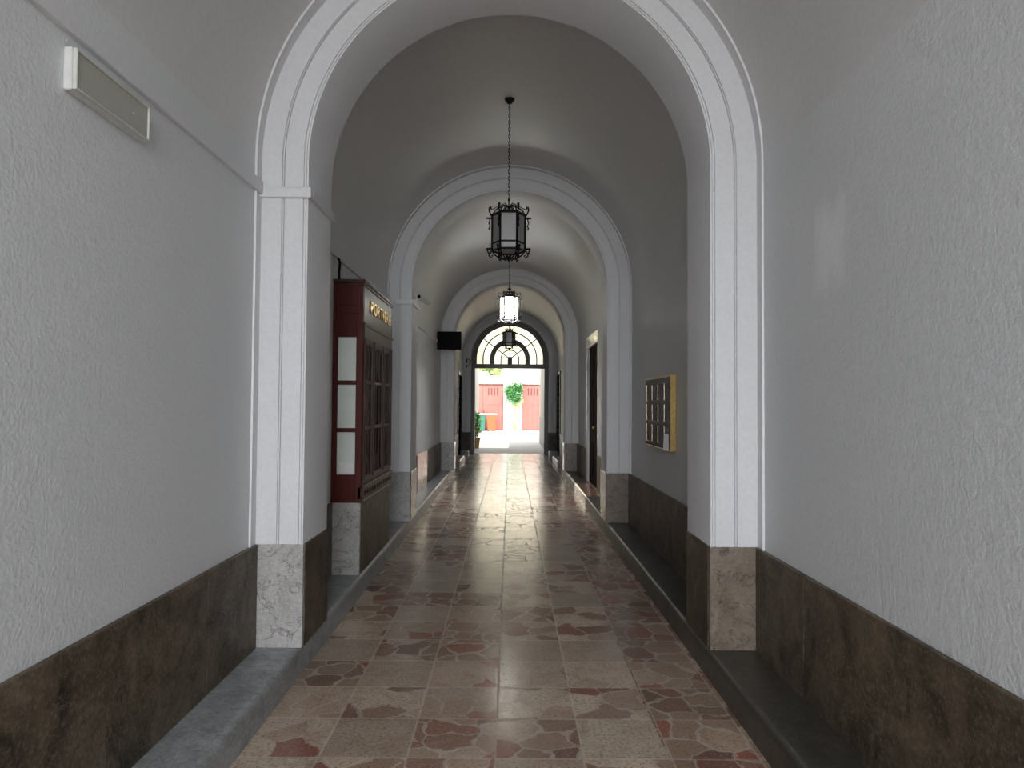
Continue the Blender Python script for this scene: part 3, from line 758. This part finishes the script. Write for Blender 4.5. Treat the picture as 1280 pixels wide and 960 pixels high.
def garage(x0, x1, label):
    t = thing('garage_door', ((x0 + x1) / 2, GY + .1, 0), label, 'garage door', 'red garage doors')
    xm = (x0 + x1) / 2
    for a, b in ((x0 + .02, xm - .006), (xm + .006, x1 - .02)):
        m = MB().box(a, b, GY + .06, GY + .11, .02, GH - .01, .004)
        for q in range(1, 4):
            xx = a + (b - a) * q / 4; m.box(xx - .012, xx + .012, GY + .05, GY + .062, .05, GH - .04, .003)
        m.box(a + .01, b - .01, GY + .048, GY + .062, .10, .20, .003); m.box(a + .01, b - .01, GY + .048, GY + .062, 1.55, 1.6, .003)
        lf = m.build('door_leaf', M['garage'], t)
        vm = MB()
        cxv = (a + b) / 2
        for s_ in range(4):
            xx = cxv - .27 + s_ * .18
            vm.box(xx - .04, xx + .04, GY + .044, GY + .049, 2.15, 2.6, .003)
        vm.build('vent_slots', M['garage_dark'], lf)
    MB().tube([(xm + .08, GY + .05, 1.0), (xm + .08, GY + .02, 1.02), (xm + .08, GY + .02, 1.23), (xm + .08, GY + .05, 1.25)], .012, 8).build('handle', M['iron'], t)
    m = MB().box(x0, x1, GY - .02, GY + .12, GH - .008, GH + .06, .004); m.build('lintel_rail', M['garage_dark'], t)
    return t
garage(GL0, GL1, 'faded red garage door at the left of the courtyard, behind the bins')
garage(GR0, GR1, 'faded red garage door at the right of the courtyard, right of the vine')
tag(MB().box(-5, -1.35, GY + .1, GY + 3, 3.362, 3.60, .02).build('shed_roof', M['roofgrey']), 'grey flat shed roof edge above the left garage door', 'roof')

def wheelie(x, y, w_, h, mat, lid, label):
    t = thing('rubbish_bin', (x, y, 0), label, 'bin', 'bins by the left garage door')
    bt_, tp = w_ * .40, w_ * .5; d_ = .30
    vs = [(x - bt_, y - d_ * .8, .04), (x + bt_, y - d_ * .8, .04), (x + bt_, y + d_ * .8, .04), (x - bt_, y + d_ * .8, .04), (x - tp, y - d_, h - .09), (x + tp, y - d_, h - .09), (x + tp, y + d_, h - .09), (x - tp, y + d_, h - .09)]
    m = MB().add(vs, [(3, 2, 1, 0), (4, 5, 6, 7), (0, 1, 5, 4), (1, 2, 6, 5), (2, 3, 7, 6), (3, 0, 4, 7)])
    m.box(x - tp - .015, x + tp + .015, y - d_ - .015, y + d_ + .015, h - .12, h - .089, .005)
    m.build('bin_body', mat, t)
    lp = [(-d_ - .03, 0), (-d_ - .03, .03), (-d_ * .4, .075), (d_ * .5, .085), (d_ + .03, .05), (d_ + .03, 0)]
    MB().prism(lp, lambda a, b, d: (d, y + a, h - .088 + b), x - tp - .02, x + tp + .02).build('lid', lid, t)
    for s_ in (-1, 1):
        MB().tube([(x + s_ * (bt_ - .06), y + d_ * .8 - .02, .09), (x + s_ * (bt_ + .0), y + d_ * .8 - .02, .09)], .088, 16).build('wheel', M['rubber'], t)
        MB().tube([(x + s_ * (bt_ - .05), y - d_ * .72, .035), (x + s_ * (bt_ - .0), y - d_ * .72, .035)], .034, 12).build('caster', M['rubber'], t)
    return t
wheelie(-2.32, 42.2, .62, 1.05, M['bin_white'], M['bin_white'], 'pale grey bin at the left end of the row of bins')
wheelie(-1.70, 42.2, .48, 1.05, M['bin_green'], M['bin_white'], 'green bin with pale lid between the grey and the orange-brown bins')
wheelie(-1.08, 42.15, .56, 1.05, M['bin_brown'], M['bin_white'], 'orange-brown bin with pale lid nearest the vine')

def leaves(m, c, rad, n, size):
    for _ in range(n):
        while True:
            p = Vector((random.uniform(-1, 1), random.uniform(-1, 1), random.uniform(-1, 1)))
            if .15 < p.length < 1: break
        p = Vector((c[0] + p.x * rad[0], c[1] + p.y * rad[1], c[2] + p.z * rad[2]))
        ax = Vector((random.gauss(0, 1), random.gauss(0, 1), random.gauss(0, .6))).normalized(); nn = ax.orthogonal().normalized()
        nn = (Matrix.Rotation(random.uniform(0, 6.28), 3, ax) @ nn); s_ = size * random.uniform(.6, 1.3); sd = ax.cross(nn) * s_ * .42
        m.add([p, p + ax * s_ * .5 + sd + nn * s_ * .08, p + ax * s_, p + ax * s_ * .5 - sd + nn * s_ * .08], [(0, 1, 2, 3)])
    return m
# climbing vine on the white pier between the garages
vx = .25
vt = thing('climbing_vine', (vx, GY - .2, 0), 'green climbing vine with bare twisted stems between the garage doors', 'vine')
st = MB()
for k in range(7):
    q = [(vx + .12 + (k - 3) * .07 + .03 * math.sin(j * 1.7 + k), GY - .13 - .05 * (k % 3) - .02 * math.cos(j + k), j * .26) for j in range(8)]
    st.tube(q, [.035 - .003 * j for j in range(8)], 6)
for k in range(4):
    st.tube([(vx + .1, GY - .2, 1.6), (vx - .2 + k * .15, GY - .25, 2.2), (vx - .45 + k * .3, GY - .3, 2.7 + .1 * (k % 2))], .018, 5)
for k in range(5):
    x_ = vx - .5 + k * .28; st.tube([(vx, GY - .2, 2.6), (x_, GY - .2, 2.95), (x_ + .05, GY - .15, 3.2 + .12 * (k % 3))], .008, 4)
st.build('stems', M['bark'], vt)
m = MB(); leaves(m, (vx, GY - .36, 2.25), (.55, .24, .58), 750, .13); leaves(m, (vx + .25, GY - .36, 2.6), (.32, .2, .3), 220, .13); leaves(m, (vx - .05, GY - .36, 1.95), (.5, .2, .25), 160, .12); leaves(m, (vx - .2, GY - .36, 2.45), (.4, .22, .35), 300, .13); leaves(m, (vx + .1, GY - .3, 3.1), (.7, .1, .25), 60, .09)
m.build('foliage', M['leaf'], vt, smooth=0)
m = MB(); leaves(m, (vx + .3, GY - .34, 1.75), (.35, .16, .4), 130, .1); m.build('yellowing_foliage', M['leaf_pale'], vt, smooth=0)

# potted shrub outside the portal, left
ps = thing('potted_shrub', (CX - 1.23, 25.6, 0), 'leafy green shrub in an ochre pot just outside the portal on the left', 'plant')
MB().lathe([(.11, 0), (.13, .02), (.17, .32), (.185, .33), (.185, .38), (.165, .38), (.155, .34)], (CX - 1.23, 25.6, 0), 24).build('pot', M['terracotta'], ps)
sm = MB()
for k in range(9):
    q = k * 2.4; sm.tube([(CX - 1.23, 25.6, .33), (CX - 1.23 + .05 * math.cos(q), 25.6 + .05 * math.sin(q), .65), (CX - 1.23 + .1 * math.cos(q), 25.6 + .12 * math.sin(q), 1.05 + .03 * k)], .008, 5)
sm.build('stems', M['bark'], ps)
m = MB(); leaves(m, (CX - 1.23, 25.6, .98), (.19, .2, .36), 420, .10); m.build('foliage', M['leaf'], ps, smooth=0)
m = MB(); leaves(m, (CX - 1.23, 25.6, .62), (.17, .18, .2), 160, .09); m.build('yellowing_foliage', M['leaf_pale'], ps, smooth=0)

# trees behind the garages and the cream house beyond
def tree(x, y, h, r, label):
    t = thing('tree', (x, y, 0), label, 'tree', 'trees behind the garages')
    MB().tube([(x, y, 0), (x + .1, y, h * .35), (x, y + .1, h * .7)], [.22, .17, .08], 8).build('trunk', M['bark'], t)
    m = MB(); leaves(m, (x, y, h * .68), (r, r, h * .34), 1500, .42); m.build('foliage', M['leaf_pale'], t, smooth=0)
tree(-2.0, 52, 5.2, 1.3, 'pale leafy tree above the grey shed roof at the left')
hb = thing('house', (0, 60, 0), 'pale cream house beyond the garages', 'building')
MB().box(-13, 13, 60, 66, 0, 9).build('walls', M['cream'], hb, smooth=0)
MB().prism([(59.2, 9), (66.8, 9), (63, 11)], lambda a, b, d: (d, a, b), -13.6, 13.6).build('roof', M['terracotta'], hb, smooth=0)
for k in range(4):
    for z in (1.2, 5.2):
        wx = -9 + k * 6; wf = MB().box(wx - .65, wx + .65, 59.93, 60, z, z + 1.9, .02).build('window', M['limewash'], hb)
        MB().box(wx - .5, wx + .5, 59.90, 59.928, z + .12, z + 1.75).build('pane', M['pale_mint'], wf, smooth=0)
# street side ground behind the viewer
struct(MB().box(-14, 14, -24, Y0 - .4, -.14, -.01).build('trim_23', M['paving'], smooth=0), 'street paving behind the viewer')

# ------------------------------------------------------------------ light
W = bpy.data.worlds.new('World'); S.world = W; W.use_nodes = True
bg = W.node_tree.nodes['Background']; bg.inputs[0].default_value = (.90, .95, 1., 1)
# hazy sky: glow added low over the street to light the passage; sun higher
wt = W.node_tree; tcw = wt.nodes.new('ShaderNodeTexCoord'); dt = wt.nodes.new('ShaderNodeVectorMath'); dt.operation = 'DOT_PRODUCT'
SUN = Vector((.28, -.60, .92)).normalized(); dt.inputs[1].default_value = Vector((.05, -1., .12)).normalized()
wt.links.new(tcw.outputs['Generated'], dt.inputs[0])
mr = wt.nodes.new('ShaderNodeMapRange'); mr.interpolation_type = 'SMOOTHSTEP'
for i_, v_ in ((1, .4), (2, 1.), (3, SKY_LO), (4, SKY_HI)): mr.inputs[i_].default_value = v_
wt.links.new(dt.outputs['Value'], mr.inputs[0]); wt.links.new(mr.outputs[0], bg.inputs[1])
def light(name, typ, loc, rot=(0, 0, 0), **kw):
    d = bpy.data.lights.new(name, typ)
    for k, v in kw.items(): setattr(d, k, v)
    o = bpy.data.objects.new(name, d); COL.objects.link(o); o.location = loc; o.rotation_euler = rot; return o
sun = light('sun', 'SUN', (0, 0, 30), energy=SUN_E, angle=.01, color=(1., .95, .86))
sd = -SUN; sun.rotation_euler = sd.to_track_quat('-Z', 'Y').to_euler()
pt = light('street_portal', 'AREA', (CX, Y0 - .05, 2.2), (PI / 2, 0, 0), shape='RECTANGLE', size=2.9, size_y=4.4, energy=1); pt.rotation_euler = (-PI / 2, 0, PI) ; pt.data.cycles.is_portal = True
pt2 = light('court_portal', 'AREA', (CX, 22.7, 2.1), shape='RECTANGLE', size=2.4, size_y=4.3, energy=1); pt2.rotation_euler = (-PI / 2, 0, 0); pt2.data.cycles.is_portal = True

# ------------------------------------------------------------------ camera
cd = bpy.data.cameras.new('camera'); cam = bpy.data.objects.new('camera', cd); COL.objects.link(cam); S.camera = cam
cd.sensor_fit = 'HORIZONTAL'; cd.sensor_width = 36; cd.lens = 880 / 1280 * 36; cd.clip_end = 300
t, r = math.radians(1.66), math.radians(.4)
fw = Vector((.0027, math.cos(t), math.sin(t))).normalized(); rt0 = fw.cross(Vector((0, 0, 1))).normalized(); up0 = rt0.cross(fw)
rt = rt0 * math.cos(r) + up0 * math.sin(r); up = rt.cross(fw)
Mx = Matrix((rt, up, -fw)).transposed().to_4x4(); Mx.translation = Vector((0, 0, 1.6)); cam.matrix_world = Mx

lp = light('lantern_lamp', 'POINT', (LX, 11.7, 2.945 + .26), energy=LAMP, color=(.96, .98, 1.), shadow_soft_size=.10)

vs_ = S.view_settings; vs_.view_transform = 'Standard'; vs_.look = 'None'; vs_.exposure = EXPO; vs_.gamma = 1.; vs_.use_curve_mapping = False
S.cycles.max_bounces = 10; S.cycles.diffuse_bounces = 6; S.cycles.glossy_bounces = 4; S.cycles.sample_clamp_indirect = 6.
S.cycles.use_denoising = True
